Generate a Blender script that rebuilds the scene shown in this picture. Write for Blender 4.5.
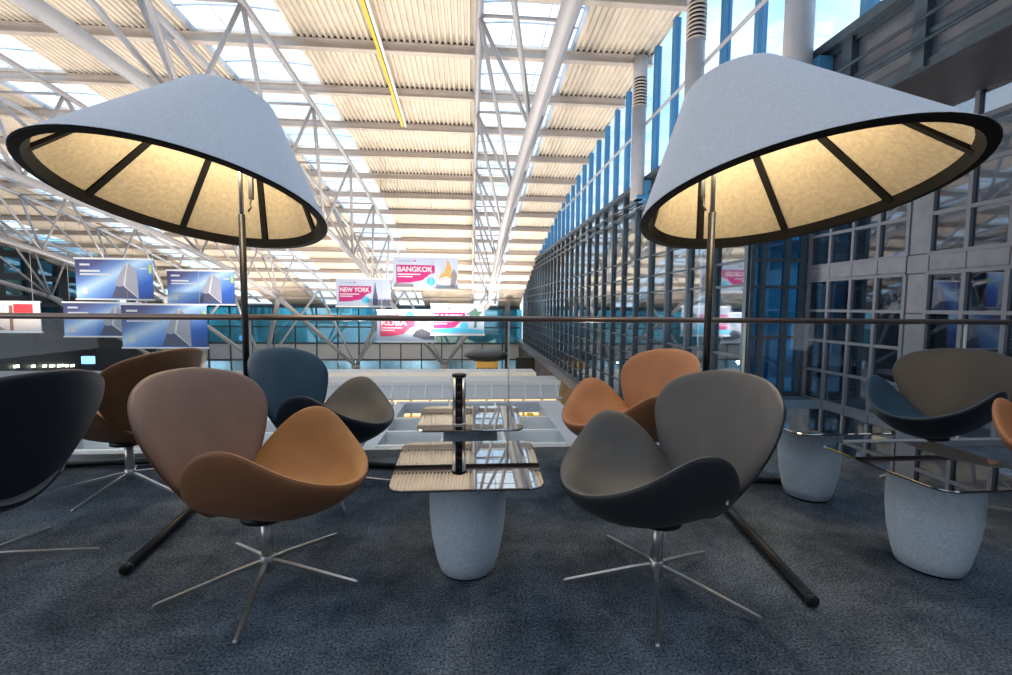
import bpy, math, random
from mathutils import Vector, Matrix
random.seed(7)
sc = bpy.context.scene
for o in list(bpy.data.objects): bpy.data.objects.remove(o)
COL = sc.collection
R = math.radians

# ------------------------------------------------------------------ camera
EYE = 1.10
yaw, pit, rol = R(4.5), R(4.0), R(0.5)
fw = Vector((math.sin(yaw)*math.cos(pit), math.cos(yaw)*math.cos(pit), -math.sin(pit)))
r0 = Vector((math.cos(yaw), -math.sin(yaw), 0)); u0 = r0.cross(fw)
rr = r0*math.cos(rol)+u0*math.sin(rol); uu = -r0*math.sin(rol)+u0*math.cos(rol)
cd = bpy.data.cameras.new('camera'); cam = bpy.data.objects.new('camera', cd); COL.objects.link(cam)
cd.sensor_width = 36; cd.lens = 36*450/1012; cd.clip_start = .05; cd.clip_end = 500
cam.matrix_world = Matrix(((rr.x, uu.x, -fw.x, 0), (rr.y, uu.y, -fw.y, 0), (rr.z, uu.z, -fw.z, EYE), (0, 0, 0, 1)))
sc.camera = cam
sc.view_settings.view_transform = 'Standard'; sc.view_settings.look = 'None'
sc.view_settings.gamma = 1; sc.view_settings.use_curve_mapping = False
sc.view_settings.exposure = 0.47

# ------------------------------------------------------------------ sky
W = bpy.data.worlds.new('sky'); sc.world = W; W.use_nodes = True
nt = W.node_tree; nt.nodes.clear()
def N(t, ty, **k):
    n = t.nodes.new(ty)
    for a, b in k.items(): setattr(n, a, b)
    return n
wo = N(nt, 'ShaderNodeOutputWorld'); bg = N(nt, 'ShaderNodeBackground')
tc = N(nt, 'ShaderNodeTexCoord'); sp = N(nt, 'ShaderNodeSeparateXYZ'); nt.links.new(tc.outputs['Generated'], sp.inputs[0])
hr = N(nt, 'ShaderNodeValToRGB'); nt.links.new(sp.outputs['Z'], hr.inputs[0])
hr.color_ramp.elements[0].position = 0.0; hr.color_ramp.elements[0].color = (.80, .90, 1, 1)
hr.color_ramp.elements[1].position = .8; hr.color_ramp.elements[1].color = (.32, .62, 1, 1)
no = N(nt, 'ShaderNodeTexNoise'); no.inputs['Scale'].default_value = 5; no.inputs['Detail'].default_value = 5
nt.links.new(tc.outputs['Generated'], no.inputs['Vector'])
cr = N(nt, 'ShaderNodeValToRGB'); nt.links.new(no.outputs['Fac'], cr.inputs[0])
cr.color_ramp.elements[0].position = .42; cr.color_ramp.elements[1].position = .6
mx = N(nt, 'ShaderNodeMixRGB'); nt.links.new(cr.outputs[0], mx.inputs[0]); nt.links.new(hr.outputs[0], mx.inputs[1]); mx.inputs[2].default_value = (1, 1, 1, 1)
# lower half of the surroundings: pale fill added to light the roof from below
gt = N(nt, 'ShaderNodeMath', operation='GREATER_THAN'); nt.links.new(sp.outputs['Z'], gt.inputs[0]); gt.inputs[1].default_value = -.02
m2 = N(nt, 'ShaderNodeMixRGB'); nt.links.new(gt.outputs[0], m2.inputs[0]); m2.inputs[1].default_value = (.42, .46, .52, 1); nt.links.new(mx.outputs[0], m2.inputs[2])
nt.links.new(m2.outputs[0], bg.inputs[0]); bg.inputs[1].default_value = 1.5
nt.links.new(bg.outputs[0], wo.inputs[0])

# lamp helper; hall fill spots are added in mid-air to brighten the roof
def lamp(name, ty, loc, energy, color, size=None, rot=(0, 0, 0), spot=None, sizey=None):
    d = bpy.data.lights.new(name, ty); d.energy = energy; d.color = color
    if ty == 'AREA':
        d.shape = 'RECTANGLE'; d.size = size; d.size_y = sizey or size
    elif ty in ('POINT', 'SPOT'): d.shadow_soft_size = size or .1
    if spot: d.spot_size = R(spot); d.spot_blend = .6
    o = bpy.data.objects.new(name, d); o.location = loc; o.rotation_euler = rot; COL.objects.link(o); return o
UP = (R(180), 0, 0)
for x in (-27, -13.75, -3.15, 3.6):
    for y, e_ in ((12, 1), (26, 1), (42, 1.7), (55, 1.6)):
        lamp('hall_fill_light', 'SPOT', (x, y, -1.5), 1500*e_, (1, .92, .82), .25, UP, spot=165)

# ------------------------------------------------------------------ helpers
def tag(o, label=None, cat=None, group=None, kind=None):
    if label: o['label'] = label
    if cat: o['category'] = cat
    if group: o['group'] = group
    if kind: o['kind'] = kind
    return o
def empty(name, loc=(0, 0, 0), rz=0):
    o = bpy.data.objects.new(name, None); o.location = loc; o.rotation_euler = (0, 0, rz); o.empty_display_size = .1
    COL.objects.link(o); return o
class MB:
    def __init__(s): s.v = []; s.f = []; s.m = []; s.sm = []
    def add(s, vs, fs, mi=0, smooth=False):
        b = len(s.v); s.v += [tuple(v) for v in vs]
        for f in fs: s.f.append([i+b for i in f]); s.m.append(mi); s.sm.append(smooth)
        return s
    def box(s, a, b, mi=0):
        x0, x1 = sorted((a[0], b[0])); y0, y1 = sorted((a[1], b[1])); z0, z1 = sorted((a[2], b[2]))
        vs = [(x, y, z) for z in (z0, z1) for y in (y0, y1) for x in (x0, x1)]
        return s.add(vs, [(0, 2, 3, 1), (4, 5, 7, 6), (0, 1, 5, 4), (2, 6, 7, 3), (0, 4, 6, 2), (1, 3, 7, 5)], mi)
    def rbox(s, a, b, r=.01, mi=0):   # box with chamfered edges
        x0, x1 = sorted((a[0], b[0])); y0, y1 = sorted((a[1], b[1])); z0, z1 = sorted((a[2], b[2]))
        def ring(i, z): return [(x0+r+i, y0+i, z), (x1-r-i, y0+i, z), (x1-i, y0+r+i, z), (x1-i, y1-r-i, z), (x1-r-i, y1-i, z), (x0+r+i, y1-i, z), (x0+i, y1-r-i, z), (x0+i, y0+r+i, z)]
        rs = [ring(r*.7, z0), ring(0, z0+r), ring(0, z1-r), ring(r*.7, z1)]
        return s.loft(rs, mi)
    def loft(s, rings, mi=0, smooth=False, cap=True, closed=True):
        n = len(rings[0]); vs = [p for r_ in rings for p in r_]; fs = []
        for i in range(len(rings)-1):
            for j in range(n if closed else n-1):
                k = (j+1) % n; fs.append((i*n+j, i*n+k, (i+1)*n+k, (i+1)*n+j))
        if cap: fs.append(tuple(range(n))[::-1]); fs.append(tuple((len(rings)-1)*n+j for j in range(n)))
        return s.add(vs, fs, mi, smooth)
    def tube(s, pts, r, n=10, mi=0, cap=True):
        pts = [Vector(p) for p in pts]; rs = r if isinstance(r, (list, tuple)) else [r]*len(pts); rings = []
        up = None
        for i, p in enumerate(pts):
            t = (pts[min(i+1, len(pts)-1)]-pts[max(i-1, 0)]).normalized()
            if up is None: up = Vector((0, 0, 1)) if abs(t.z) < .9 else Vector((0, 1, 0))
            a = t.cross(up).normalized(); b = a.cross(t).normalized(); up = b
            rings.append([p+rs[i]*(math.cos(2*math.pi*j/n)*a+math.sin(2*math.pi*j/n)*b) for j in range(n)])
        return s.loft(rings, mi, True, cap)
    def lathe(s, prof, c=(0, 0, 0), n=40, mi=0, smooth=True, cap=True):
        rings = [[(c[0]+r*math.cos(2*math.pi*j/n), c[1]+r*math.sin(2*math.pi*j/n), c[2]+z) for j in range(n)] for r, z in prof]
        return s.loft(rings, mi, smooth, cap)
    def poly(s, pts2, y0, y1, mi=0):   # polygon in x,z extruded along y
        n = len(pts2); vs = [(x, y0, z) for x, z in pts2]+[(x, y1, z) for x, z in pts2]
        fs = [tuple(range(n)), tuple(range(2*n-1, n-1, -1))]+[(i, i+n, (i+1) % n+n, (i+1) % n) for i in range(n)]
        return s.add(vs, fs, mi)
    def build(s, name, mats, parent=None, loc=None):
        me = bpy.data.meshes.new(name); me.from_pydata(s.v, [], s.f)
        for m in (mats if isinstance(mats, (list, tuple)) else [mats]): me.materials.append(m)
        me.polygons.foreach_set('material_index', s.m); me.polygons.foreach_set('use_smooth', s.sm); me.update()
        o = bpy.data.objects.new(name, me); COL.objects.link(o)
        if parent: o.parent = parent
        if loc: o.location = loc
        return o
def kids(o): return [c for c in list(bpy.data.objects) if c.parent == o]
def copy_tree(o, loc=None, rz=None, parent=None):
    c = o.copy(); COL.objects.link(c); c.parent = parent
    if loc is not None: c.location = loc
    if rz is not None: c.rotation_euler = (0, 0, rz)
    for ch in kids(o): copy_tree(ch, parent=c)
    return c
def struct(o): o['kind'] = 'structure'; return o

# ------------------------------------------------------------------ materials
def mat(name, col, rough=.5, metal=0., noise=None, bump=None, spec=.5, emis=None, es=0., coat=0., alpha=None):
    m = bpy.data.materials.new(name); m.use_nodes = True; t = m.node_tree; b = t.nodes['Principled BSDF']
    b.inputs['Base Color'].default_value = (*col, 1); b.inputs['Roughness'].default_value = rough; b.inputs['Metallic'].default_value = metal
    b.inputs['Specular IOR Level'].default_value = spec
    if coat: b.inputs['Coat Weight'].default_value = coat
    if emis: b.inputs['Emission Color'].default_value = (*emis, 1); b.inputs['Emission Strength'].default_value = es
    if noise or bump:
        c = N(t, 'ShaderNodeTexCoord')
    if noise:                      # (scale, amount)
        n = N(t, 'ShaderNodeTexNoise'); n.inputs['Scale'].default_value = noise[0]; n.inputs['Detail'].default_value = 5
        t.links.new(c.outputs['Object'], n.inputs['Vector']); r = N(t, 'ShaderNodeValToRGB'); t.links.new(n.outputs['Fac'], r.inputs[0])
        a = noise[1]; r.color_ramp.elements[0].position = .35; r.color_ramp.elements[1].position = .65
        r.color_ramp.elements[0].color = (*[x*(1-a) for x in col], 1); r.color_ramp.elements[1].color = (*[min(1, x*(1+a)) for x in col], 1)
        t.links.new(r.outputs[0], b.inputs['Base Color'])
    if bump:
        n = N(t, 'ShaderNodeTexNoise'); n.inputs['Scale'].default_value = bump[0]; n.inputs['Detail'].default_value = 4
        t.links.new(c.outputs['Object'], n.inputs['Vector']); q = N(t, 'ShaderNodeBump'); q.inputs['Strength'].default_value = bump[1]; q.inputs['Distance'].default_value = .01
        t.links.new(n.outputs['Fac'], q.inputs['Height']); t.links.new(q.outputs[0], b.inputs['Normal'])
    return m
def glass(name, tint, refl=.15, rough=.02, rcol=(1, 1, 1)):   # transparent + fresnel-ish mirror
    m = bpy.data.materials.new(name); m.use_nodes = True; t = m.node_tree; t.nodes.clear()
    o = N(t, 'ShaderNodeOutputMaterial'); a = N(t, 'ShaderNodeBsdfTransparent'); g = N(t, 'ShaderNodeBsdfGlossy'); x = N(t, 'ShaderNodeMixShader')
    a.inputs[0].default_value = (*tint, 1); g.inputs['Roughness'].default_value = rough; g.inputs[0].default_value = (*rcol, 1)
    l = N(t, 'ShaderNodeLayerWeight'); l.inputs[0].default_value = .5; pw = N(t, 'ShaderNodeMath', operation='POWER'); t.links.new(l.outputs['Facing'], pw.inputs[0]); pw.inputs[1].default_value = 4.5
    mr = N(t, 'ShaderNodeMapRange'); t.links.new(pw.outputs[0], mr.inputs['Value']); mr.inputs['To Min'].default_value = refl; mr.inputs['To Max'].default_value = 1
    t.links.new(mr.outputs[0], x.inputs[0]); t.links.new(a.outputs[0], x.inputs[1]); t.links.new(g.outputs[0], x.inputs[2]); t.links.new(x.outputs[0], o.inputs[0])
    return m
M = dict(
    deck=mat('roof_decking', (.80, .71, .60), .6, noise=(1.5, .05)),
    beam=mat('painted_steel', (.55, .47, .41), .45, noise=(2, .06)),
    truss=mat('truss_steel', (.40, .39, .41), .38, noise=(3, .05)),
    dark=mat('flute_shade', (.10, .08, .07), .8),  # shade inside the deck flutes, put into a dark colour
    skybar=mat('skylight_bar', (.55, .65, .78), .5),
    louvre=mat('skylight_louvre', (.85, .87, .90), .6),
    skyglass=glass('skylight_glass', (.80, .92, 1), .06),
    wallframe=mat('curtain_frame', (.055, .078, .10), .4, .3, noise=(5, .15)),
    bluesteel=mat('blue_steel', (.06, .23, .42), .45),
    wallglass=glass('curtain_glass', (.55, .65, .70), .34, .03, (.85, .9, .95)),
    upglass=glass('clerestory_glass', (.80, .92, 1), .08),
    office=mat('office_interior', (.34, .36, .38), .8, noise=(.6, .4)),
    slab=mat('office_slab', (.30, .31, .32), .8),
    stone=mat('facade_panel', (.125, .135, .16), .55, noise=(4, .1)),
    winframe=mat('window_frame', (.115, .125, .15), .45),
    facglass=glass('facade_glass', (.42, .48, .54), .16, .02, (.8, .85, .95)),
    blueglass=glass('bay_glass', (.22, .62, .85), .20, .02, (.5, .8, 1)),
    joint=mat('joint', (.02, .02, .025), .7),
    blind=mat('blind', (.55, .56, .58), .7),
    carpet=None,
    trim=mat('deck_trim', (.5, .52, .55), .4, .6),
    steel=mat('brushed_steel', (.60, .60, .60), .36, 1.0),
    rail=mat('bronze_rail', (.20, .15, .135), .3, .7),
    balglass=glass('balustrade_glass', (.96, .98, .98), .03),
    gasket=mat('gasket', (.55, .60, .62), .3),
    black=mat('black_metal', (.018, .018, .02), .4, .4),
    matte=mat('matte_black', (.014, .013, .012), .8, spec=.15),
    ped=mat('speckled_pedestal', (.62, .72, .82), .75, noise=(90, .10), bump=(220, .3)),
    smoked=None,
    felt=mat('grey_felt', (.75, .79, .87), .95, noise=(70, .05), bump=(120, .06), spec=.1),
    liner=mat('tan_felt', (.62, .53, .38), .95, noise=(40, .10), bump=(90, .25), spec=.1),
    bulb=mat('lit_bulb', (1, .9, .7), .4, emis=(1, .86, .6), es=60),
    fin=mat('white_frame', (.55, .58, .63), .55),
    floorgrey=mat('lower_roof', (.28, .30, .33), .7, noise=(1, .1)),
    hall=mat('hall_floor', (.42, .38, .33), .3, noise=(.5, .1)),
    darkwall=mat('dark_facade', (.035, .037, .042), .5, noise=(.3, .3)),
    tealglass=glass('teal_glass', (.25, .60, .68), .25, .04, (.6, .85, .95)),
    farwhite=mat('far_white', (.60, .60, .62), .6),
    yellow=mat('yellow_strip', (.80, .58, .02), .5),
    white=mat('white_paint', (.85, .85, .85), .5),
    warm=mat('warm_shop_glow', (.8, .6, .35), .6, emis=(1, .78, .48), es=.9),  # shop lighting put into the surface as a glow
    warmdim=mat('timber_glow', (.45, .24, .06), .6, emis=(1, .55, .12), es=.25),  # timber with a warm glow added to its colour
    screen=mat('screen', (.1, .3, .8), .4, emis=(.25, .5, 1), es=1.6),
    lit=mat('lit_strip', (1, 1, .9), .5, emis=(1, 1, .75), es=4),
)
def leather(name, c, rough=.42): return mat(name, c, rough, noise=(9, .07), bump=(260, .22), spec=.45)
M['tan'] = leather('tan_leather', (.40, .17, .070)); M['tan_dark'] = leather('tan_leather_shaded', (.30, .125, .05))  # outer sides use a darker copy, their shade put into the colour
M['brown'] = leather('brown_leather', (.26, .145, .10)); M['brown_dark'] = leather('brown_leather_shaded', (.17, .075, .03))  # brown outer copy darkened the same way for the shaded side
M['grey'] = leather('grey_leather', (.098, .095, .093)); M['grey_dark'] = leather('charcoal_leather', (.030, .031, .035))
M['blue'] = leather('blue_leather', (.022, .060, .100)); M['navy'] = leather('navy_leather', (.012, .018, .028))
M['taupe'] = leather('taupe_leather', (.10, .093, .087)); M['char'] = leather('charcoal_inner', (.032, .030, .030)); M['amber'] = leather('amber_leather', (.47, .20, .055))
# carpet
def carpet():
    m = bpy.data.materials.new('carpet'); m.use_nodes = True; t = m.node_tree; b = t.nodes['Principled BSDF']; b.inputs['Roughness'].default_value = .95; b.inputs['Specular IOR Level'].default_value = .15
    c = N(t, 'ShaderNodeTexCoord')
    a = N(t, 'ShaderNodeTexNoise'); a.inputs['Scale'].default_value = 2.6; a.inputs['Detail'].default_value = 8; a.inputs['Roughness'].default_value = .75
    s = N(t, 'ShaderNodeTexNoise'); s.inputs['Scale'].default_value = 120; s.inputs['Detail'].default_value = 2
    k = N(t, 'ShaderNodeTexChecker'); k.inputs['Scale'].default_value = 2.0; k.inputs['Color1'].default_value = (1, 1, 1, 1); k.inputs['Color2'].default_value = (.86, .86, .86, 1)
    for n in (a, s, k): t.links.new(c.outputs['Object'], n.inputs['Vector'])
    r = N(t, 'ShaderNodeValToRGB'); t.links.new(a.outputs['Fac'], r.inputs[0])
    r.color_ramp.elements[0].position = .35; r.color_ramp.elements[1].position = .65
    r.color_ramp.elements[0].color = (.040, .056, .078, 1); r.color_ramp.elements[1].color = (.15, .18, .22, 1)
    r2 = N(t, 'ShaderNodeValToRGB'); t.links.new(s.outputs['Fac'], r2.inputs[0]); r2.color_ramp.elements[0].position = .3; r2.color_ramp.elements[1].position = .7
    r2.color_ramp.elements[0].color = (.25, .25, .25, 1); r2.color_ramp.elements[1].color = (1.75, 1.75, 1.75, 1)
    x = N(t, 'ShaderNodeMixRGB', blend_type='MULTIPLY'); x.inputs[0].default_value = 1; t.links.new(r.outputs[0], x.inputs[1]); t.links.new(r2.outputs[0], x.inputs[2])
    y = N(t, 'ShaderNodeMixRGB', blend_type='MULTIPLY'); y.inputs[0].default_value = 1; t.links.new(x.outputs[0], y.inputs[1]); t.links.new(k.outputs[0], y.inputs[2])
    t.links.new(y.outputs[0], b.inputs['Base Color'])
    q = N(t, 'ShaderNodeBump'); q.inputs['Strength'].default_value = .6; q.inputs['Distance'].default_value = .006; t.links.new(s.outputs['Fac'], q.inputs['Height']); t.links.new(q.outputs[0], b.inputs['Normal'])
    return m
M['carpet'] = carpet()
M['smoked'] = glass('smoked_glass', (.10, .10, .11), .22, .015)

# ------------------------------------------------------------------ building frame of reference
# y runs down the hall, x across it, z = 0 on the lounge carpet
XW = 7.2                       # long curtain wall
def roof(y): return 11.4-.00306*max(y-8, 0)**2-.0008*min(y-8, 0)**2
def chord(y): return 7.0-.0037*max(y-8.7, 0)**2-.001*min(y-8.7, 0)**2
P0, DP = 18.2-3.2*9, 3.2       # purlin positions
NP_ = 25
BEAMS = [P0+DP*i for i in range(NP_)]       # -11.7 .. 65.1
STRIPS = [(4.0-10.6*k-3.7, 4.0-10.6*k) for k in range(5)]    # skylight strips

# floors
fl = MB().box((-9, -5.0, -.35), (XW+1.45, 3.36, 0)).build('floor', M['carpet']); struct(fl)
tr = MB().box((-9, 3.364, -.35), (XW-.05, 3.44, .012)).build('trim_1', M['trim']); struct(tr)
hf = MB().box((-46, 3.5, -9.9), (XW+1.4, 70, -9.5)).build('hall_floor', M['hall']); struct(hf)

# ceiling: corrugated decking sheets between skylight strips, one sheet per beam bay
dk = MB()
blocks = [(4.0, XW)]+[(STRIPS[k+1][1], STRIPS[k][0]) for k in range(4)]+[(-45.5, STRIPS[4][0])]
for i in range(NP_-1):
    y0, y1 = BEAMS[i], BEAMS[i+1]
    for bx0, bx1 in blocks:
        n = max(1, int((bx1-bx0)/.22)); w = (bx1-bx0)/n; prof = []
        for j in range(n):
            x = bx0+j*w; prof += [(x, 0), (x+w*.40, 0), (x+w*.50, .12), (x+w*.90, .12)]
        prof.append((bx1, 0)); m_ = len(prof)
        za, zb = roof(y0)+.0, roof(y1)+.0
        vs = [(x, y0-.05, za+h) for x, h in prof]+[(x, y1+.02, zb+h) for x, h in prof]
        dk.add(vs, [(j, j+1, m_+j+1, m_+j) for j in range(m_-1)])
        # dark strip standing in for the shade inside the open flutes
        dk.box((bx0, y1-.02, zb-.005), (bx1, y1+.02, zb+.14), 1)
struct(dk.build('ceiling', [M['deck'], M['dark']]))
# roof beams (one thing each)
for i, y in enumerate(BEAMS):
    z = roof(y)
    if y < -6: continue
    b = MB()
    b.box((-45.5, y-.11, z-.035), (XW, y+.11, z-.01)); b.box((-45.5, y-.02, z-.34), (XW, y+.02, z-.035)); b.box((-45.5, y-.13, z-.37), (XW, y+.13, z-.34))
    o = b.build('roof_beam', M['beam'])
    tag(o, 'cream steel roof beam running crosswise under the corrugated decking', 'beam', 'crosswise roof beams')
# skylight strips
for k, (sx0, sx1) in enumerate(STRIPS):
    sk = empty('skylight', ((sx0+sx1)/2, 20, 0))
    names = ['over the middle of the view, right of the blank panels', 'left of the yellow rail, above the left lamp shade', 'second from the left lamp outward, above the blue banners', 'far left above the thick curved pipe', 'furthest left, next to the dark building']
    tag(sk, 'glazed roof skylight strip '+names[k], 'skylight', 'skylight strips')
    g = MB(); fr = MB(); cx_ = (sx0+sx1)/2
    for i in range(NP_-1):
        y0, y1 = BEAMS[i], BEAMS[i+1]; z0, z1 = roof(y0)+.30, roof(y1)+.30
        g.add([(sx0-cx_, y0-20, z0), (sx1-cx_, y0-20, z0), (sx1-cx_, y1-20, z1), (sx0-cx_, y1-20, z1)], [(0, 1, 2, 3)])
        for q in (.33, .66):
            y = y0+(y1-y0)*q; z = z0+(z1-z0)*q
            fr.tube([(sx0-cx_, y-20, z-.10), (sx0-cx_+.9, y-20, z-.02), (0, y-20, z+.0), (sx1-cx_-.9, y-20, z-.02), (sx1-cx_, y-20, z-.10)], .035, 6)
        MB().box((sx0-cx_, y0-20+.1, z0-.12), (sx1-cx_, y0-20+.62, z0-.08)).build('light_shelf', M['louvre'], sk)
        for xq in (-.62, .62):
            fr.box((xq-.02, y0-20, z1-.07), (xq+.02, y1-20, z1-.0)) if abs(z1-z0) < .02 else fr.tube([(xq, y0-20, z0-.03), (xq, y1-20, z1-.03)], .025, 4)
        for xs in (sx0-cx_, sx1-cx_):
            fr.tube([(xs, y0-20, z0-.12), (xs, y1-20, z1-.12)], .13, 4)
    g.build('glass_pane', M['skyglass'], sk); fr.build('glazing_bars', M['skybar'], sk)

# trusses
tl = ['right of centre, its thick lower tube nearest the right wall', 'crossing behind the left lamp shade', 'whose lower tube passes just under the left lamp shade', 'whose lower tube ends behind the upper left blue banner', 'far left against the dark building']
for k in range(5):
    xl, xr = STRIPS[k][0]-.05, STRIPS[k][1]-.62; xm = (STRIPS[k][0]+STRIPS[k][1])/2-.22
    t = empty('roof_truss', (xm, 2.2, 0)); ox, oy = xm, 2.2
    tag(t, 'pale steel tube truss '+tl[k], 'roof truss', 'tubular roof trusses')
    def L(x, y, z): return (x-ox, y-oy, z)
    ys = [-7+3.2*i for i in range(23)]
    for x in (xl, xr): MB().tube([L(x, y, roof(y)-.62) for y in ys], .12, 10).build('top_chord', M['truss'], t)
    yb = [-6+3*i for i in range(19)]
    MB().tube([L(xm, y, chord(y)) for y in yb], .19, 14).build('bottom_chord', M['truss'], t)
    for i in range(8):
        yt = 2.7+6.4*i; yB = yt-.5
        if yB > 48.5: break
        for x in (xl, xr):
            MB().tube([L(x, yt, roof(yt)-.62), L(xm, yB, chord(yB))], .075, 8).build('brace', M['truss'], t)
            if yB+6.4 < 49: MB().tube([L(x, yt, roof(yt)-.62), L(xm, yB+6.4, chord(yB+6.4))], .085, 8).build('brace', M['truss'], t)
        MB().tube([L(xl, yt, roof(yt)-.62), L(xr, yt, roof(yt)-.62)], .06, 8).build('cross_tie', M['truss'], t)
# tree columns between trusses
names = ['below the right end of the city banners', 'left of the city banners, behind the blue chair', 'left of the left lamp pole', 'furthest left, partly behind the dark building']
for k in range(4):
    x = -3.15-10.6*k; y = 55
    t = empty('branching_column', (x, y, -9.5)); tag(t, 'pale V shaped branching steel column '+names[k], 'column', 'branching roof columns')
    MB().lathe([(.9, 0), (.9, 2.6), (.5, 2.9)], n=20).build('plinth', M['farwhite'], t)
    MB().lathe([(.35, 2.9), (.55, 3.1), (.5, 3.35), (.25, 3.5)], n=16).build('hub', M['truss'], t)
    for dx in (-5.3, 5.3):
        for yy, r_ in ((-8.5, .24), (3.5, .15)):
            zt = chord(y+yy) if yy < 0 else roof(y+yy)-.7
            MB().tube([(0, 0, 3.2), (dx, yy, zt+9.5)], [r_*.8, r_], 10).build('arm', M['truss'], t)
# yellow and white maintenance rail under the decking
t = empty('maintenance_rail', (-3.55, 17, 0)); tag(t, 'yellow and white straight rail fixed under the roof decking', 'rail')
def rl(dx, w, h, mat_, nm):
    b = MB(); ys = [8+1.6*i for i in range(11)]
    b.loft([[(dx, y-17, roof(y)-.45), (dx+w, y-17, roof(y)-.45), (dx+w, y-17, roof(y)-.45+h), (dx, y-17, roof(y)-.45+h)] for y in ys], 0); b.build(nm, mat_, t)
rl(0, .12, .08, M['yellow'], 'yellow_strip'); rl(.16, .10, .10, M['white'], 'white_strip'); rl(.12, .04, .05, M['black'], 'black_groove')
# floodlight on the left truss
for (x, y, z, s) in ((-8.9, 10.6, 8.9, 'square cream floodlight on the truss above the left lamp shade'),):
    t = empty('floodlight', (x, y, z)); tag(t, s, 'floodlight')
    MB().rbox((-.28, -.2, -.28), (.28, .2, .12), .04).build('housing', M['beam'], t)
    MB().box((-.23, -.17, -.30), (.23, .17, -.275)).build('lens', M['white'], t)
    MB().tube([(0, 0, .1), (0, .1, .6), (.45, .1, 1.6)], .03, 8).build('bracket', M['truss'], t)

# ------------------------------------------------------------------ right curtain wall
YS = 11.2; BAY = 1.6; NB = 31
ZT = 6.25
wr = MB()
H = [5.62, 5.25, 3.15, 2.35, 1.70, -.20, -.95, -1.7, -2.45, -3.15]
yend = YS+BAY*NB
for h in H: wr.box((XW-.058, YS, h-.035), (XW+.042, yend, h+.035))
for h in (5.62, 5.25): wr.tube([(XW-.22, -6, h), (XW-.22, yend, h)], .03, 6)
wr.box((XW-.25, -8, ZT-.09), (XW+.1, yend, ZT+.09))
struct(wr.build('wall_right', M['wallframe']))
wl = MB(); wl.box((XW-.55, YS-.3, -4.35), (XW+.3, 68, -3.75)); struct(wl.build('trim_2', M['winframe']))
wl = MB(); wl.box((XW-.1, YS, -9.5), (XW+.2, 68, -4.35)); struct(wl.build('wall_right_base', mat('brown_base', (.10, .07, .055), .7, noise=(.7, .4))))
for i in range(NB+1):
    y = YS+BAY*i
    b = MB(); b.box((XW-.10, y-.04, -3.75), (XW+.06, y+.04, min(ZT, roof(y)))); b.box((XW-.13, y-.07, -3.75), (XW-.10, y+.07, min(ZT, roof(y))))
    o = b.build('mullion', M['wallframe']); struct(o)
    if roof(y) > ZT:
        b = MB(); b.box((XW-.14, y-.085, ZT), (XW+.10, y+.085, roof(y))); struct(b.build('upper_mullion', M['bluesteel']))
for i in range(NB):
    y = YS+BAY*i+.055; zt = min(ZT-.1, roof(y+BAY/2))
    o = MB().box((XW-.012, y, -3.7), (XW+.012, y+BAY-.11, zt)).build('window_%d' % (i+1), M['wallglass']); struct(o)
    if roof(y) > ZT+.3:
        o = MB().box((XW-.012, y+.03, ZT+.1), (XW+.012, y+BAY-.14, roof(y+BAY/2))).build('window_%d' % (i+101), M['upglass']); struct(o)
for i in range(-8, 0):
    y = YS+BAY*i
    struct(MB().box((XW-.14, y-.085, ZT), (XW+.10, y+.085, roof(y))).build('upper_mullion', M['bluesteel']))
    struct(MB().box((XW-.012, y+.09, ZT+.1), (XW+.012, y+BAY-.09, roof(y))).build('window_%d' % (i+99), M['upglass']))
# long pipe handrail in front of the high windows
struct(MB().tube([(XW-.35, y, 8.3) for y in (-6, 10, 25, 34)], .055, 10).build('trim_3', M['truss']))
struct(MB().box((-9, -5.3, 0), (8.7, -5.0, 7)).build('wall_back_unseen', mat('back_wall', (.40, .42, .45), .7, noise=(1, .1))))  # unseen wall added to cut the light from behind the camera
# offices behind the glass
b = MB(); b.box((12.2, YS, -4), (12.4, 66, 6.2))
struct(b.build('wall_office_back', M['office']))
b = MB()
for z in (-3.9, -.55, 2.75, 6.2): b.box((XW+.35, YS, z-.18), (12.2, 66, z+.12))
struct(b.build('office_floor', M['slab']))
# louvred vent pipes standing in front of the high windows
for y, lab in ((18.0, 'furthest of the three round louvred vent pipes along the high windows'), (13.5, 'middle round louvred vent pipe left of the right lamp shade'), (9.1, 'nearest round vent pipe, rising behind the right lamp shade top')):
    t = empty('vent_pipe', (XW-.55, y, 5.4)); tag(t, 'grey '+lab, 'vent pipe', 'round vent pipes')
    MB().lathe([(.25, 0), (.27, .03), (.27, 3.6)], n=28).build('pipe', M['truss'], t)
    MB().lathe([(.22, 3.6), (.22, 4.7)], n=24).build('louvre_core', M['black'], t)
    b = MB()
    for q in range(9): b.lathe([(.22, 3.62+q*.12), (.285, 3.60+q*.12), (.285, 3.64+q*.12), (.22, 3.69+q*.12)], n=28)
    b.build('louvre', M['beam'], t)
    MB().lathe([(.27, 4.7), (.27, 5.5)], n=28).build('upper_pipe', M['truss'], t)
    b = MB(); b.box((-.1, -.3, .0), (.5, .3, .12)); b.box((.2, -.35, -.05), (.5, .35, .7)); b.build('bracket', M['bluesteel'], t)

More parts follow.
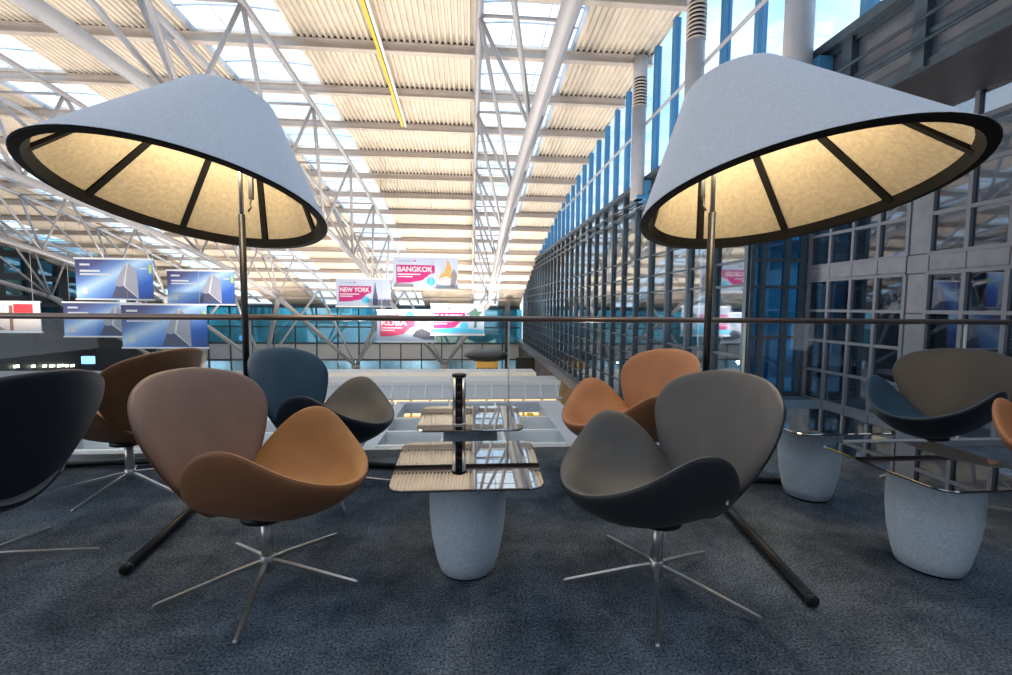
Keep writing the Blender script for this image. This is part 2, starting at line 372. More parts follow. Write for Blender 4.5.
# ------------------------------------------------------------------ near right facade (set back) with overhanging glazed storey
XF = 8.7
ov = MB()
ov.box((XW-.05, -6, 4.86), (XF+.2, 9.6, 4.95)); 
struct(ov.build('ceiling_soffit', mat('dark_soffit', (.018, .018, .022), .5, noise=(2, .2))))
b = MB()
for z, w in ((4.95, .07), (5.42, .045), (6.15, .07)): b.box((XW-.1, -6, z-w), (XW+.05, 9.6, z+w))
for y in (8.3, 6.9, 5.2, 3.5, 1.8): b.box((XW-.16, y-.11, 4.9), (XW+.06, y+.11, 6.2))
for i in range(12): b.box((XW-.1, 9.6+.17*i, 4.95+.03*i), (XW+.02, 9.66+.17*i, 6.2))
b.box((XW-.02, 9.6, 4.95), (XW+.02, YS, 6.2))
struct(b.build('overhang_frame', M['wallframe']))
bandglass = mat('band_panel', (.10, .11, .135), .10, noise=(3, .1))
ys_ = [1.8, 3.5, 5.2, 6.9, 8.3, 9.6]
for i in range(5):
    struct(MB().box((XW-.02, ys_[i]+.11, 5.0), (XW+.01, ys_[i+1]-.11, 6.1)).build('window_%d' % (201+i), bandglass))
# return face with blue glass, looking back to the camera
b = MB()
for x in (XW, XW+.30, XW+.95, XF-.12): b.box((x-.05, YS-.12, -4), (x+.05, YS+.05, 4.9))
for z in (4.3, 3.1, 2.35, 1.65, .75, .35, -1.15, -2.1): b.box((XW, YS-.08, z-.04), (XF, YS+.03, z+.04))
struct(b.build('bay_frame', M['wallframe']))
struct(MB().box((XW+.05, YS-.02, -3.9), (XF-.1, YS, 4.9)).build('window_210', M['blueglass']))
struct(MB().box((XW+.0, YS+2.5, -4), (XF+3, YS+2.6, 5)).build('bay_back', mat('bay_back', (.45, .55, .62), .7, noise=(.8, .4))))
b = MB(); b.box((XW+.1, YS-.6, -9.5), (XF+.2, YS-.1, -1.2)); 
struct(b.build('bay_plinth', mat('blue_grey_panel', (.10, .16, .22), .5)))
# facade panels and window groups
PIT, PIER, CW = 3.04, .44, .65; ROW = .745
yg0 = 11.04
st = MB(); jt = MB(); wn = 220
sto = [(-4.9, -1.56), (-1.18, 1.80), (2.17, 5.15)]      # window group bottoms/tops per storey
ygs = []
for g in range(6):
    yhi = yg0-PIT*g; ylo = yhi-4*CW; ygs.append((ylo, yhi))
    st.box((XF, ylo-PIER, -6), (XF+.25, ylo, 4.86))                 # pier
    for (za, zb) in ((-1.56, -1.18), (1.80, 2.17)): st.box((XF, ylo, za), (XF+.25, yhi, zb))
    for z in (-.1, 1.02, 1.80, 2.17, 3.5, -1.2, -1.56): jt.box((XF-.004, ylo-PIER, z-.012), (XF, ylo, z+.012))
    for y in (ylo, ylo-PIER): jt.box((XF-.004, y-.010, -6), (XF, y+.010, 4.86))
    for q in (0, 1, 2, 3): jt.box((XF-.004, ylo+q*CW-.008, 1.80), (XF, ylo+q*CW+.008, 2.17)); jt.box((XF-.004, ylo+q*CW-.008, -1.56), (XF, ylo+q*CW+.008, -1.18))
    for z in (1.80, 2.17): jt.box((XF-.004, ylo, z-.012), (XF, yhi, z+.012))
st.box((XF, yg0, -6), (XF+.25, YS, 4.86))
struct(st.build('wall_facade', M['stone'])); struct(jt.build('trim_4', M['joint']))
for g, (ylo, yhi) in enumerate(ygs[:5]):
    for (zb, zt) in sto:
        fr = MB(); wn += 1
        zt2 = min(zt, 4.86)
        for q in range(5):
            y = ylo+q*CW; fr.box((XF-.03, y-.035, zb), (XF+.08, y+.035, zt2))
        for q in range(6):
            z = zt-q*ROW
            if z < zb-.01 or z > 4.87: continue
            fr.box((XF-.026, ylo+.002, z-.033), (XF+.076, yhi-.002, z+.033))
        o = struct(fr.build('window_%d' % wn, M['winframe']))
        MB().box((XF+.03, ylo, zb), (XF+.045, yhi, zt2)).build('glass_pane', M['facglass'], o)
        if zb < 0 and zb > -2:
            bl = MB()
            for q in range(4):
                zlo = random.choice((0.3, -.1, -.35)) if q else -.5
                z = .95
                while z > zlo: bl.box((XF+.10, ylo+q*CW+.05, z-.003), (XF+.135, ylo+(q+1)*CW-.05, z+.012)); z -= .04
            bl.build('blind', M['blind'], o)
struct(MB().box((XF+1.6, -4, -6), (XF+1.7, YS, 5)).build('room_back', M['office']))
b = MB()
for z in (-1.5, 1.85): b.box((XF+.25, -4, z-.1), (XF+1.6, YS, z+.1))
struct(b.build('room_floor', M['slab']))

# ------------------------------------------------------------------ left dark building
XL = -45
b = MB(); b.box((XL-.3, 4, -9.5), (XL, 66, -2.2)); 
for y in [6+3.4*i for i in range(18)]: b.box((XL-.3, y-.6, -2.2), (XL+.15, y+.6, min(8, roof(y))))
for z in (-1.7, .9, 1.4, 3.6, 5.8): b.box((XL-.3, 4, z-.32), (XL+.1, 60, z+.32))
b.box((XL, 57.6, -9.5), (XL+6.5, 58.2, 1.0))
b.box((XL, 50, -3.0), (XL+.5, 58, -2.0)) 
struct(b.build('wall_left', M['darkwall']))
struct(MB().box((XL-.2, 4, -2.2), (XL-.15, 62, 8)).build('window_90', M['tealglass']))
struct(MB().box((XL-3, 4, -4), (XL-2.8, 62, 8)).build('wall_left_inner', M['office']))
b = MB()
for y in (47.6, 49.4, 50.6, 51.4, 52.3, 53.2, 53.9): 
    o = MB().box((XL+.15, y, -5.4-(y-47.6)*.12), (XL+.3, y+random.uniform(.25, .7), -5.15-(y-47.6)*.12)).build('shop_light', M['lit'])
    tag(o, 'small bright lamp in a row along the dark far left building', 'lamp', 'lamps in the dark left building')
o = MB().rbox((-40.4, 49.8, -5.3), (-39.2, 50.1, -4.5), .04).build('lit_sign', M['screen']); tag(o, 'small lit white and blue sign above the dark chair back at left', 'sign')

# ------------------------------------------------------------------ far end wall
YF = 66
b = MB()
b.box((-46, YF, -7.0), (XW, YF+.3, -4.5), 0)
b.box((-46, YF-.3, 0.6), (XW, YF+.2, 1.0), 1); b.box((-46, YF-.1, -4.55), (XW, YF+.2, -4.3), 1)
b.box((-46, YF-.1, -2.2), (XW, YF+.2, -2.0), 1); b.box((-46, YF-.1, -6.9), (XW, YF+.2, -6.7), 1)
struct(b.build('wall_far', [M['farwhite'], M['wallframe']]))
for i in range(18):
    x = -45.5+i*2.95
    struct(MB().box((x-.08, YF-.15, -9.5), (x+.08, YF+.1, 1.0)).build('mullion', M['wallframe']))
    struct(MB().box((x+.09, YF, -4.3), (x+2.86, YF+.05, .6)).build('window_%d' % (300+i), M['tealglass']))
    struct(MB().box((x+.09, YF, -9.5), (x+2.86, YF+.05, -7.0)).build('window_%d' % (330+i), M['upglass']))
for x in (-38, -28, -18, -8, 2):
    lamp('far_fill_light', 'AREA', (x, YF+2, .9), 300, (.8, .95, 1), 6, (0, 0, 0), sizey=2); lamp('far_fill_light', 'POINT', (x, YF+1.6, -7.4), 200, (.8, .95, 1), .3)  # unseen lamps added to brighten the far windows
struct(MB().box((-46, YF+4, -9.5), (XW, YF+4.2, 1.2)).build('wall_far_inner', mat('pale_inner', (.30, .36, .38), .7, noise=(.25, .5))))
# dark column block at the far right corner + monitors
b = MB(); b.box((4.6, 60, -9.5), (5.2, 60.6, 1.5)); struct(b.build('corner_pier', M['darkwall']))
t = empty('departure_board', (5.75, 47, -9.5)); tag(t, 'dark departure board with a lit blue screen beside the far right pier', 'display')
MB().rbox((-1.0, -.15, 2.0), (1.0, .15, 5.2), .05).build('board', M['black'], t); MB().rbox((-.7, -.2, 3.0), (.7, -.152, 4.0), .02).build('screen', M['screen'], t); MB().box((-.1, -.1, 0), (.1, .1, 2.0)).build('post', M['black'], t)
t = empty('kiosk', (1.9, 52, -8.9)); tag(t, 'timber kiosk with round dark canopy far down the hall', 'kiosk')
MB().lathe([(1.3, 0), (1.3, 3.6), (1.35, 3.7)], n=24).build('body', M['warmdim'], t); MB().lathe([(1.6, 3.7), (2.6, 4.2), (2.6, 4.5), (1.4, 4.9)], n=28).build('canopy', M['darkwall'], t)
b = MB()
for q in range(6): b.box((-1.2+q*.42, -1.36, 1.9), (-.95+q*.42, -1.28, 3.0))
b.build('lattice', M['black'], t)

# ------------------------------------------------------------------ lower roofs seen over the railing
def canopy(x0, x1, y0, y1, zt, h, label):
    t = empty('shop_canopy', ((x0+x1)/2, y0, zt-h)); ox, oy, oz = (x0+x1)/2, y0, zt-h
    tag(t, label, 'canopy', 'white shop canopies in the hall')
    MB().box((x0-ox, 0, h-.12), (x1-ox, y1-y0, h)).build('roof_panel', M['fin'], t)
    MB().box((x0-ox, -.1, h-.25), (x1-ox, 0, h+.05)).build('edge_beam', M['white'], t)
    MB().add([(x0-ox, 0, h-.2), (x1-ox, 0, h-.2), (x1-ox-.3, -.9, 0), (x0-ox+.3, -.9, 0)], [(0, 1, 2, 3)]).add([(x0-ox, .04, h-.2), (x1-ox, .04, h-.2), (x1-ox-.3, -.86, 0), (x0-ox+.3, -.86, 0)], [(3, 2, 1, 0)]).build('sloping_fascia', M['fin'], t)
    MB().box((x0-ox, -.95, -.07), (x1-ox, -.8, .05)).build('gutter', M['fin'], t)
    n = int((x1-x0)/1.15)
    for i in range(n+1):
        x = x0-ox+.3+i*(x1-x0-.6)/n
        MB().add([(x-.03, -.02, h-.1), (x+.03, -.02, h-.1), (x+.03, -.95, .06), (x-.03, -.95, .06), (x-.03, -.02, h-.32), (x+.03, -.02, h-.32), (x+.03, -.95, -.04), (x-.03, -.95, -.04)],
                 [(0, 1, 2, 3), (7, 6, 5, 4), (0, 3, 7, 4), (1, 5, 6, 2), (0, 4, 5, 1), (3, 2, 6, 7)]).build('bracket', M['white'], t)
    return t
canopy(-13.5, 6.3, 31, 33.5, -4.15, 1.0, 'long pale canopy crossing the hall in front of the kiosk')
canopy(-13.0, 5.6, 38, 40.5, -4.6, .7, 'long pale canopy furthest down the hall, under the column feet')
# shops beneath
sh = empty('shop', (-3, 36, -9.5)); tag(sh, 'warm lit shop front under the pale canopies', 'shop')
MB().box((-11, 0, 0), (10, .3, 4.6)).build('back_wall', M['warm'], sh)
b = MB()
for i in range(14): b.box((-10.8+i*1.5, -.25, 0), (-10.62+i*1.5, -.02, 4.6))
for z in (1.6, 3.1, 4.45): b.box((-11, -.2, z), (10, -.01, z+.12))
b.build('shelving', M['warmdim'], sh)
for i in range(26):
    x = -13.5+i*.78+random.uniform(-.2, .2); h = random.uniform(.3, 1.0)
    if i % 3 == 0: continue
    gm, gl = random.choice([('warmdim', 'small brown box'), ('white', 'small white box'), ('wallframe', 'small dark box'), ('yellow', 'small yellow box')])
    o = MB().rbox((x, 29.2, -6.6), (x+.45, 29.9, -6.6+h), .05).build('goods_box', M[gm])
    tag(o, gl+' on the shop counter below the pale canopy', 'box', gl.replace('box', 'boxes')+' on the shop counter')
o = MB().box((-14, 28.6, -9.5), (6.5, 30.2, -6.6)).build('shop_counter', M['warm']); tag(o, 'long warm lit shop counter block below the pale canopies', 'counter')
# coffered white frames with grey wells just past the railing
def coffer(x0, x1, y0, y1, z, nx, bars, border, label):
    t = empty('coffered_ceiling_frame', ((x0+x1)/2, y0, z)); ox, oy = (x0+x1)/2, y0
    tag(t, label, 'roof frame', 'white coffered roof frames')
    for a, c in (((x0-ox-border[0], 0, -.35), (x0-ox, y1-y0, 0)), ((x1-ox, 0, -.35), (x1-ox+border[1], y1-y0, 0)), ((x0-ox-border[0], y1-y0, -.35), (x1-ox+border[1], y1-y0+.3, 0)), ((x0-ox-border[0], -1.2, -.35), (x1-ox+border[1], 0, 0))):
        MB().box(a, c).build('border', M['fin'], t)
    for yb_ in bars: MB().box((x0-ox, yb_-oy-.05, -.40), (x1-ox, yb_-oy+.05, -.002)).build('cross_bar', M['white'], t)
    for i in range(1, nx): MB().box((x0-ox+(x1-x0)*i/nx-.04, 0, -.42), (x0-ox+(x1-x0)*i/nx+.04, y1-y0, -.01)).build('long_bar', M['white'], t)
    MB().box((x0-ox-.02, .0, -.8), (x1-ox+.02, y1-y0, -.75)).build('well', M['floorgrey'], t)
coffer(-2.2, 2.35, 8.3, 15.2, -2.2, 3, [9.5, 10.6, 11.8, 13.2], (.30, .75), 'white coffered frame with grey wells straight past the glass tables')
coffer(-9.6, -2.9, 8.3, 15.2, -2.2, 4, [9.5, 10.6, 11.8, 13.2], (.30, .30), 'white coffered frame with grey wells past the blue chair at left')
struct(MB().box((-40, 15.6, -3.2), (-9.9, 28, -2.9)).build('lower_roof', M['floorgrey']))
struct(MB().box((-40, 7.1, -3.2), (-9.95, 15.59, -2.9)).build('lower_roof', M['fin']))

# ------------------------------------------------------------------ hanging banners
def flat(name, pts, y, m, par, th=.01):
    return MB().poly(pts, y, y-th, 0).build(name, m, par)
def text(s, size, m, par, x, z, y, name='lettering', bold=.0, width=None, height=None):
    cu = bpy.data.curves.new('t', 'FONT'); cu.body = s; cu.size = size; cu.offset = bold; cu.extrude = .004
    o = bpy.data.objects.new('t', cu); COL.objects.link(o); bpy.context.view_layer.update()
    dg = bpy.context.evaluated_depsgraph_get(); me = bpy.data.meshes.new_from_object(o.evaluated_get(dg)); bpy.data.objects.remove(o)
    xs = [v.co.x for v in me.vertices]; ys = [v.co.y for v in me.vertices]
    sx = width/(max(xs)-min(xs)) if width else 1; sy = height/(max(ys)-min(ys)) if height else sx
    x0_, y0_ = min(xs), min(ys)
    for v in me.vertices: v.co = Vector((x+(v.co.x-x0_)*sx, y-v.co.z, z+(v.co.y-y0_)*sy))
    me.name = name; me.materials.clear(); me.materials.append(m)
    p = bpy.data.objects.new(name, me); COL.objects.link(p); p.parent = par; return p
def printm(name, c, e=.0): return mat(name, c, .5, emis=c, es=e) if e else mat(name, c, .5)
B = dict(bg=printm('banner_pale', (.50, .56, .70)), mag=printm('banner_magenta', (.50, .02, .17)), mag2=printm('banner_coral', (.75, .07, .17)), cy=printm('banner_cyan', (.08, .50, .75)),
         w=printm('banner_white', (.72, .72, .75)), gd=printm('banner_gold', (.62, .36, .10)), dk=printm('banner_dark', (.06, .06, .10)), gr=printm('banner_grey', (.30, .32, .40)), gn=printm('banner_green', (.10, .20, .16)),
         pk=printm('banner_blush', (.78, .66, .62)), rd=printm('banner_red', (.75, .04, .05)), br=printm('banner_brown', (.28, .13, .08)), sil=printm('banner_silver', (.42, .42, .50)), sild=printm('banner_shadow', (.10, .11, .18)), lime=printm('banner_lime', (.55, .75, .15)), stone=printm('banner_stone', (.25, .22, .22)))
def bluegrad():
    m = bpy.data.materials.new('banner_blue_print'); m.use_nodes = True; t = m.node_tree; b = t.nodes['Principled BSDF']; b.inputs['Roughness'].default_value = .5
    c = N(t, 'ShaderNodeTexCoord'); s = N(t, 'ShaderNodeSeparateXYZ'); t.links.new(c.outputs['Generated'], s.inputs[0])
    # diagonal beam of pale light printed on a blue ground
    a = N(t, 'ShaderNodeMath', operation='MULTIPLY_ADD'); t.links.new(s.outputs['X'], a.inputs[0]); a.inputs[1].default_value = -1.0; t.links.new(s.outputs['Z'], a.inputs[2])
    r = N(t, 'ShaderNodeValToRGB'); mr = N(t, 'ShaderNodeMapRange'); mr.inputs['From Min'].default_value = -1; mr.inputs['From Max'].default_value = 1
    t.links.new(a.outputs[0], mr.inputs['Value']); t.links.new(mr.outputs[0], r.inputs[0])
    e = r.color_ramp.elements; e[0].position = 0.0; e[0].color = (.02, .06, .28, 1); e[1].position = 1; e[1].color = (.05, .05, .16, 1)
    for p, cc in ((.25, (.03, .13, .55, 1)), (.45, (.22, .42, .85, 1)), (.56, (.55, .75, .95, 1)), (.68, (.16, .28, .60, 1)), (.82, (.08, .09, .24, 1))):
        q = e.new(p); q.color = cc
    t.links.new(r.outputs[0], b.inputs['Base Color']); return m
BLUEP = bluegrad()
def banner(x0, x1, z0, z1, y, label, cat='banner', group='hanging banners', face=None):
    t = empty('hanging_banner', ((x0+x1)/2, y, z0)); tag(t, label, cat, group)
    w, h = x1-x0, z1-z0
    MB().rbox((-w/2, -.03, 0), (w/2, .03, h), .008).build('fabric', face or B['bg'], t)
    MB().box((-w/2-.05, -.05, -.10), (w/2+.05, .05, 0)).build('bottom_bar', M['white'], t); MB().box((-w/2-.05, -.05, h), (w/2+.05, .05, h+.10)).build('top_bar', M['white'], t)
    for s in (-.42, .42): MB().tube([(w*s, 0, h+.1), (w*s, 0, roof(y)+.03-z0)], .012, 5).build('suspension_wire', M['truss'], t)
    return t, w, h
def city(x0, x1, z0, z1, y, word, label, mag, art, disc=(.62, .26), half=False):
    t, w, h = banner(x0, x1, z0, z1, y, label, group=None)
    def X(u): return -w/2+u*w
    def Z(v): return v*h
    yf = -.034
    flat('colour_block', [(X(.05), Z(.26)), (X(.05), Z(.74)), (X(.64), Z(.74)), (X(.64), Z(.50)), (X(.56), Z(.44)), (X(.45), Z(.24)), (X(.25), Z(.16)), (X(.05), Z(.15))], yf, mag, t)
    text(word, 1, B['w'], t, X(.07), Z(.52), yf-.014, bold=.022, width=w*(.11*len(word) if len(word) < 6 else .54), height=h*.17)
    for v, u1 in ((.42, .42), (.34, .30)): flat('small_print', [(X(.07), Z(v)), (X(u1), Z(v)), (X(u1), Z(v+.035)), (X(.07), Z(v+.035))], yf-.012, B['w'], t)
    text('eurowings', 1, B['gr'], t, X(.09), Z(.84), yf, width=w*.2, height=h*.06)
    flat('tail_mark', [(X(.31), Z(.86)), (X(.335), Z(.92)), (X(.36), Z(.86))], yf, B['mag'], t)
    cx_, cz_ = disc; rd = h*.13
    flat('round_sticker', [(X(cx_)+rd*1.05*math.cos(a), Z(cz_)+rd*math.sin(a)) for a in [i*math.pi/12 for i in range(24)]], yf-.014, B['cy'], t)
    for k, (m, pts) in enumerate(art): flat('picture', [(X(u), Z(v)) for u, v in pts], yf-.004*(k+1), m, t)
    return t
city(-4.88, -.82, 2.22, 4.11, 29, 'BANGKOK', 'pale banner reading BANGKOK with a golden statue, highest of the city banners', B['mag'],
     [(B['gd'], [(.70, .30), (.74, .45), (.79, .52), (.82, .72), (.84, .95), (.87, .80), (.90, .62), (.88, .45), (.90, .30), (.82, .38)]),
      (B['w'], [(.64, .30), (.72, .25), (.84, .30), (.90, .12), (.80, .06), (.70, .12)]),
      (B['stone'], [(.88, .04), (.90, .30), (.89, .45), (.93, .62), (.96, .55), (.99, .40), (.97, .20), (.95, .03)]),
      (B['stone'], [(.0, .02), (.05, .20), (.10, .12), (.30, .10), (.32, .02)])], (.58, .20))
city(-8.47, -5.08, 1.04, 2.71, 29.3, 'NEW YORK', 'pale banner reading NEW YORK with a skyscraper, leftmost of the city banners', B['mag'],
     [(B['sild'], [(.67, .02), (.67, .35), (.69, .50), (.70, .66), (.715, .92), (.73, .66), (.74, .50), (.76, .35), (.76, .02)]),
      (B['gr'], [(.76, .02), (.76, .15), (.82, .28), (.84, .12), (.88, .3), (.92, .16), (.97, .26), (.99, .02)])], (.54, .22))
city(-5.82, -2.18, -1.14, .72, 28.6, 'KUBA', 'white banner reading KUBA on coral, lowest of the city banners', B['mag2'],
     [(B['sil'], [(.62, .20), (.70, .50), (.85, .62), (.99, .55), (.99, .14)]), (B['dk'], [(.60, .16), (.66, .34), (.76, .42), (.88, .30), (.96, .24), (.98, .06), (.80, .05)]), (B['gr'], [(.70, .55), (.80, .72), (.95, .74), (.99, .58)])], (.56, .86))
city(-2.45, .83, -.66, 1.12, 28.1, 'KARIBIK', 'pale banner reading KARIBIK with a palm, rightmost of the city banners', B['mag'],
     [(B['cy'], [(.0, .04), (.0, .18), (.5, .22), (.99, .14), (.99, .04)]), (B['gn'], [(.80, .22), (.83, .50), (.82, .66), (.70, .55), (.74, .68), (.64, .66), (.76, .80), (.84, .92), (.88, .78), (.98, .78), (.90, .66), (.96, .52), (.86, .60), (.86, .22)])], (.62, .28))
def bluead(x0, x1, z0, z1, y, label):
    t, w, h = banner(x0, x1, z0, z1, y, label, group=None, face=BLUEP)
    def X(u): return -w/2+u*w
    def Z(v): return v*h
    yf = -.034
    art = [(B['sild'], [(.46, .03), (.60, .66), (.68, .88), (.72, .60), (.80, .03)]), (B['sil'], [(.50, .36), (.62, .80), (.68, .92), (.61, .34), (.57, .30)]),
           (B['sil'], [(.62, .36), (.68, .92), (.80, .72), (.81, .02), (.70, .24)]), (B['w'], [(.61, .34), (.675, .93), (.69, .93), (.64, .34), (.81, .02), (.795, .02)])]
    for k, (m, pts) in enumerate(art): flat('picture', [(X(a), Z(b_)) for a, b_ in pts], yf-.003*k, m, t)
    for (a, b_, c, d) in ((.06, .84, .19, .89), (.06, .68, .32, .73), (.06, .60, .44, .64), (.84, .76, .93, .80)): flat('small_print', [(X(a), Z(b_)), (X(c), Z(b_)), (X(c), Z(d)), (X(a), Z(d))], yf, B['w'], t)
    flat('white_emblem', [(X(.08), Z(.12)), (X(.15), Z(.12)), (X(.15), Z(.28)), (X(.08), Z(.28))], yf, B['w'], t)
    flat('lime_mark', [(X(.955), Z(.66)), (X(.99), Z(.66)), (X(.99), Z(.88)), (X(.955), Z(.88))], yf, B['lime'], t)
bluead(-24.34, -19.84, 1.35, 3.76, 30, 'blue banner with a silver folded monument, upper left of the four')
bluead(-19.31, -15.22, 1.08, 3.14, 30.5, 'blue banner with a silver folded monument, upper right of the four')
bluead(-26.01, -21.3, -1.05, 1.05, 31.0, 'blue banner with a silver folded monument, lower left and partly covered')
bluead(-21.44, -16.43, -1.63, .96, 29.5, 'bright blue banner with a silver folded monument, lower right and lowest')
t, w, h = banner(-31.5, -26.5, -.72, 1.05, 30, 'white banner with a red square at the far left edge', group=None, face=B['w'])
flat('red_square', [(w*.20, h*.48), (w*.42, h*.48), (w*.42, h*.95), (w*.20, h*.95)], -.034, B['rd'], t)
flat('picture', [(-w*.48, .05), (w*.47, .05), (w*.47, h*.45), (w*.15, h*.48), (w*.08, h*.8), (-w*.2, h*.5), (-w*.48, h*.6)], -.032, B['pk'], t)
flat('picture', [(w*.15, .06), (w*.19, .06), (w*.19, h*.9), (w*.15, h*.9)], -.046, B['br'], t)
flat('picture', [(-w*.4, h*.35), (-w*.1, h*.4), (w*.1, .1), (w*.02, .08), (-w*.15, h*.2), (-w*.45, h*.3)], -.048, B['stone'], t)

# ------------------------------------------------------------------ balustrade
YR = 3.30
br = empty('balustrade', (0, YR, 0)); tag(br, 'glass balustrade with a bronze handrail along the lounge edge', 'balustrade')
MB().tube([(-8.8, 0, 1.005), (0, 0, 1.005), (XW+1.2, 0, 1.005)], .021, 12).build('handrail', M['rail'], br)
jx = [-8.8, -6.95, -5.1, -3.25, -1.45+.0-.10, .28, 2.10, 3.95, 5.8, 7.6]
for i in range(len(jx)-1):
    MB().box((jx[i]+.006, -.006, .03), (jx[i+1]-.006, .006, .985)).build('glass_pane', M['balglass'], br)
for x in jx: MB().box((x-.005, -.009, .03), (x+.005, .009, .985)).build('joint_strip', M['gasket'], br)
MB().box((-8.8, -.03, .0), (XW+1.2, .03, .05)).build('base_channel', M['trim'], br)

# ------------------------------------------------------------------ tables
def table(x, y, label, rz=0, withtop=True):
    t = empty('side_table', (x, y, 0), rz); tag(t, label, 'table')
    prof = [(.098, .006), (.116, .012), (.130, .06), (.148, .15), (.157, .24), (.159, .33), (.154, .41), (.146, .432)]
    MB().lathe([(.106, 0), (.108, .012)], n=40).build('foot_ring', M['black'], t)
    MB().lathe(prof, n=48).build('pedestal', M['ped'], t)
    MB().lathe([(.10, .433), (.10, .441)], n=32).build('mounting_disc', M['black'], t)
    # rounded trapezoid glass, a little wider at the far side
    W0, W1, D = .284, .302, .285; cs = [(-W0, -D), (W0, -D), (W1, D), (-W1, D)]; rad = .06; ring = []
    for k, (cx_, cy_) in enumerate(cs):
        sx, sy = (1 if cx_ > 0 else -1), (1 if cy_ > 0 else -1); c0 = (cx_-sx*rad, cy_-sy*rad); a0 = [180, 270, 0, 90][k]
        for q in range(7): a = R(a0+q*15); ring.append((c0[0]+rad*math.cos(a), c0[1]+rad*math.sin(a)))
    g = MB(); zs = [(.442, .99), (.4445, 1), (.4495, 1), (.452, .992)]
    g.loft([[(px*s, py*s, z) for px, py in ring] for z, s in zs]); g.build('glass_top', M['smokedt'], t)
    return t
# smoked glass: dark body, clear mirror coat
m = bpy.data.materials.new('smoked_table_glass'); m.use_nodes = True; t_ = m.node_tree; t_.nodes.clear()
o_ = N(t_, 'ShaderNodeOutputMaterial'); g_ = N(t_, 'ShaderNodeBsdfGlossy'); a_ = N(t_, 'ShaderNodeBsdfTransparent'); x_ = N(t_, 'ShaderNodeMixShader')
a_.inputs[0].default_value = (.14, .15, .17, 1); g_.inputs['Roughness'].default_value = .01
l_ = N(t_, 'ShaderNodeLayerWeight'); l_.inputs[0].default_value = .5; r_ = N(t_, 'ShaderNodeMapRange'); r_.inputs['To Min'].default_value = .35; r_.inputs['To Max'].default_value = 1.0
p_ = N(t_, 'ShaderNodeMath', operation='POWER'); t_.links.new(l_.outputs['Facing'], p_.inputs[0]); p_.inputs[1].default_value = 3; t_.links.new(p_.outputs[0], r_.inputs['Value']); t_.links.new(r_.outputs[0], x_.inputs[0]); t_.links.new(a_.outputs[0], x_.inputs[1]); t_.links.new(g_.outputs[0], x_.inputs[2]); t_.links.new(x_.outputs[0], o_.inputs[0])
M['smokedt'] = m
table(-.01, 1.84, 'glass topped side table on a grey barrel pedestal, nearest in the centre')
table(0, 2.60, 'glass topped side table in the centre holding the socket tower', 0)
table(1.97, 1.72, 'glass topped side table at the right, nearer of the two there')
table(1.98, 2.44, 'glass topped side table at the right, behind the grey chair')
table(-2.72, 2.99, 'glass topped side table at left, its pedestal showing between the chairs')
# socket tower on the centre far table
t = empty('socket_tower', (-.062, 2.45, .453)); tag(t, 'black and silver pop up socket tower standing on the glass table', 'power socket')
MB().lathe([(.040, 0), (.040, .006)], n=28).build('base_ring', M['steel'], t)
MB().lathe([(.036, .006), (.036, .262)], n=28).build('body', M['steel'], t)
MB().rbox((-.019, -.0385, .008), (.019, -.02, .26), .004).build('socket_strip', M['black'], t)
MB().lathe([(.039, .262), (.040, .266), (.039, .274), (.030, .277)], n=28).build('cap', M['black'], t)
for q in range(5): MB().lathe([(.010, 0), (.012, .002), (.012, .004)], n=16).build('socket', M['grey_dark'], t)
k5 = [c for c in kids(t) if c.name.startswith('socket') and not c.name.startswith('socket_strip')]
for i, c in enumerate(k5): c.rotation_euler = (R(90), 0, 0); c.location = (0, -.0385, .035+.046*i)

# ------------------------------------------------------------------ swivel chairs
def spline(pts, n):            # closed catmull-rom
    out = []; m_ = len(pts)
    for i in range(m_):
        p0, p1, p2, p3 = [Vector(pts[(i+k-1) % m_]) for k in range(4)]
        for q in range(n):
            t = q/n; out.append(.5*((2*p1)+(-p0+p2)*t+(2*p0-5*p1+4*p2-p3)*t*t+(-p0+3*p1-3*p2+p3)*t**3))
    return out
def shell(outline, centre, fmap, th, name, mats, parent):
    ol = spline(outline, 8); n = len(ol); c = Vector(centre)
    rs = [0, .12, .25, .38, .5, .62, .72, .81, .88, .93, .965, .985, .996, 1.0]
    def P(r, j, e=0, f=0):
        p = c+(ol[j % n]-c)*r+Vector((e, f)); return Vector(fmap(p.x, p.y))
    def Nn(r, j):
        d = 2e-3; a = P(r, j, d, 0)-P(r, j, -d, 0); b = P(r, j, 0, d)-P(r, j, 0, -d); return a.cross(b).normalized()
    top = []; bot = []
    for r in rs:
        h = th*(max(0, 1-r**14))**.5*(.80+.20*(1-r*r)); tr_, br_ = [], []
        for j in range(n):
            p = P(r, j); nn = Nn(r, j); tr_.append(p+nn*h*.5); br_.append(p-nn*h*.5)
        top.append(tr_); bot.append(br_)
    mb = MB(); rings = top[1:]; vs = [top[0][0]]+[p for r_ in rings for p in r_]
    fs = [(0, 1+j, 1+(j+1) % n) for j in range(n)]
    for i in range(len(rings)-1):
        for j in range(n): k = (j+1) % n; fs.append((1+i*n+j, 1+(i+1)*n+j, 1+(i+1)*n+k, 1+i*n+k))
    mb.add(vs, fs, 0, True)
    rings = bot[1:]; vs = [bot[0][0]]+[p for r_ in rings for p in r_]
    fs = [(0, 1+(j+1) % n, 1+j) for j in range(n)]
    for i in range(len(rings)-1):
        for j in range(n): k = (j+1) % n; fs.append((1+i*n+j, 1+i*n+k, 1+(i+1)*n+k, 1+(i+1)*n+j))
    mb.add(vs, fs, 1, True)
    o = mb.build(name, mats, parent)
    return o
SEAT_OL = [(.39, 0), (.345, .16), (.225, .29), (.09, .36), (-.06, .335), (-.17, .22), (-.23, 0), (-.17, -.22), (-.06, -.335), (.09, -.36), (.225, -.29), (.345, -.16)]
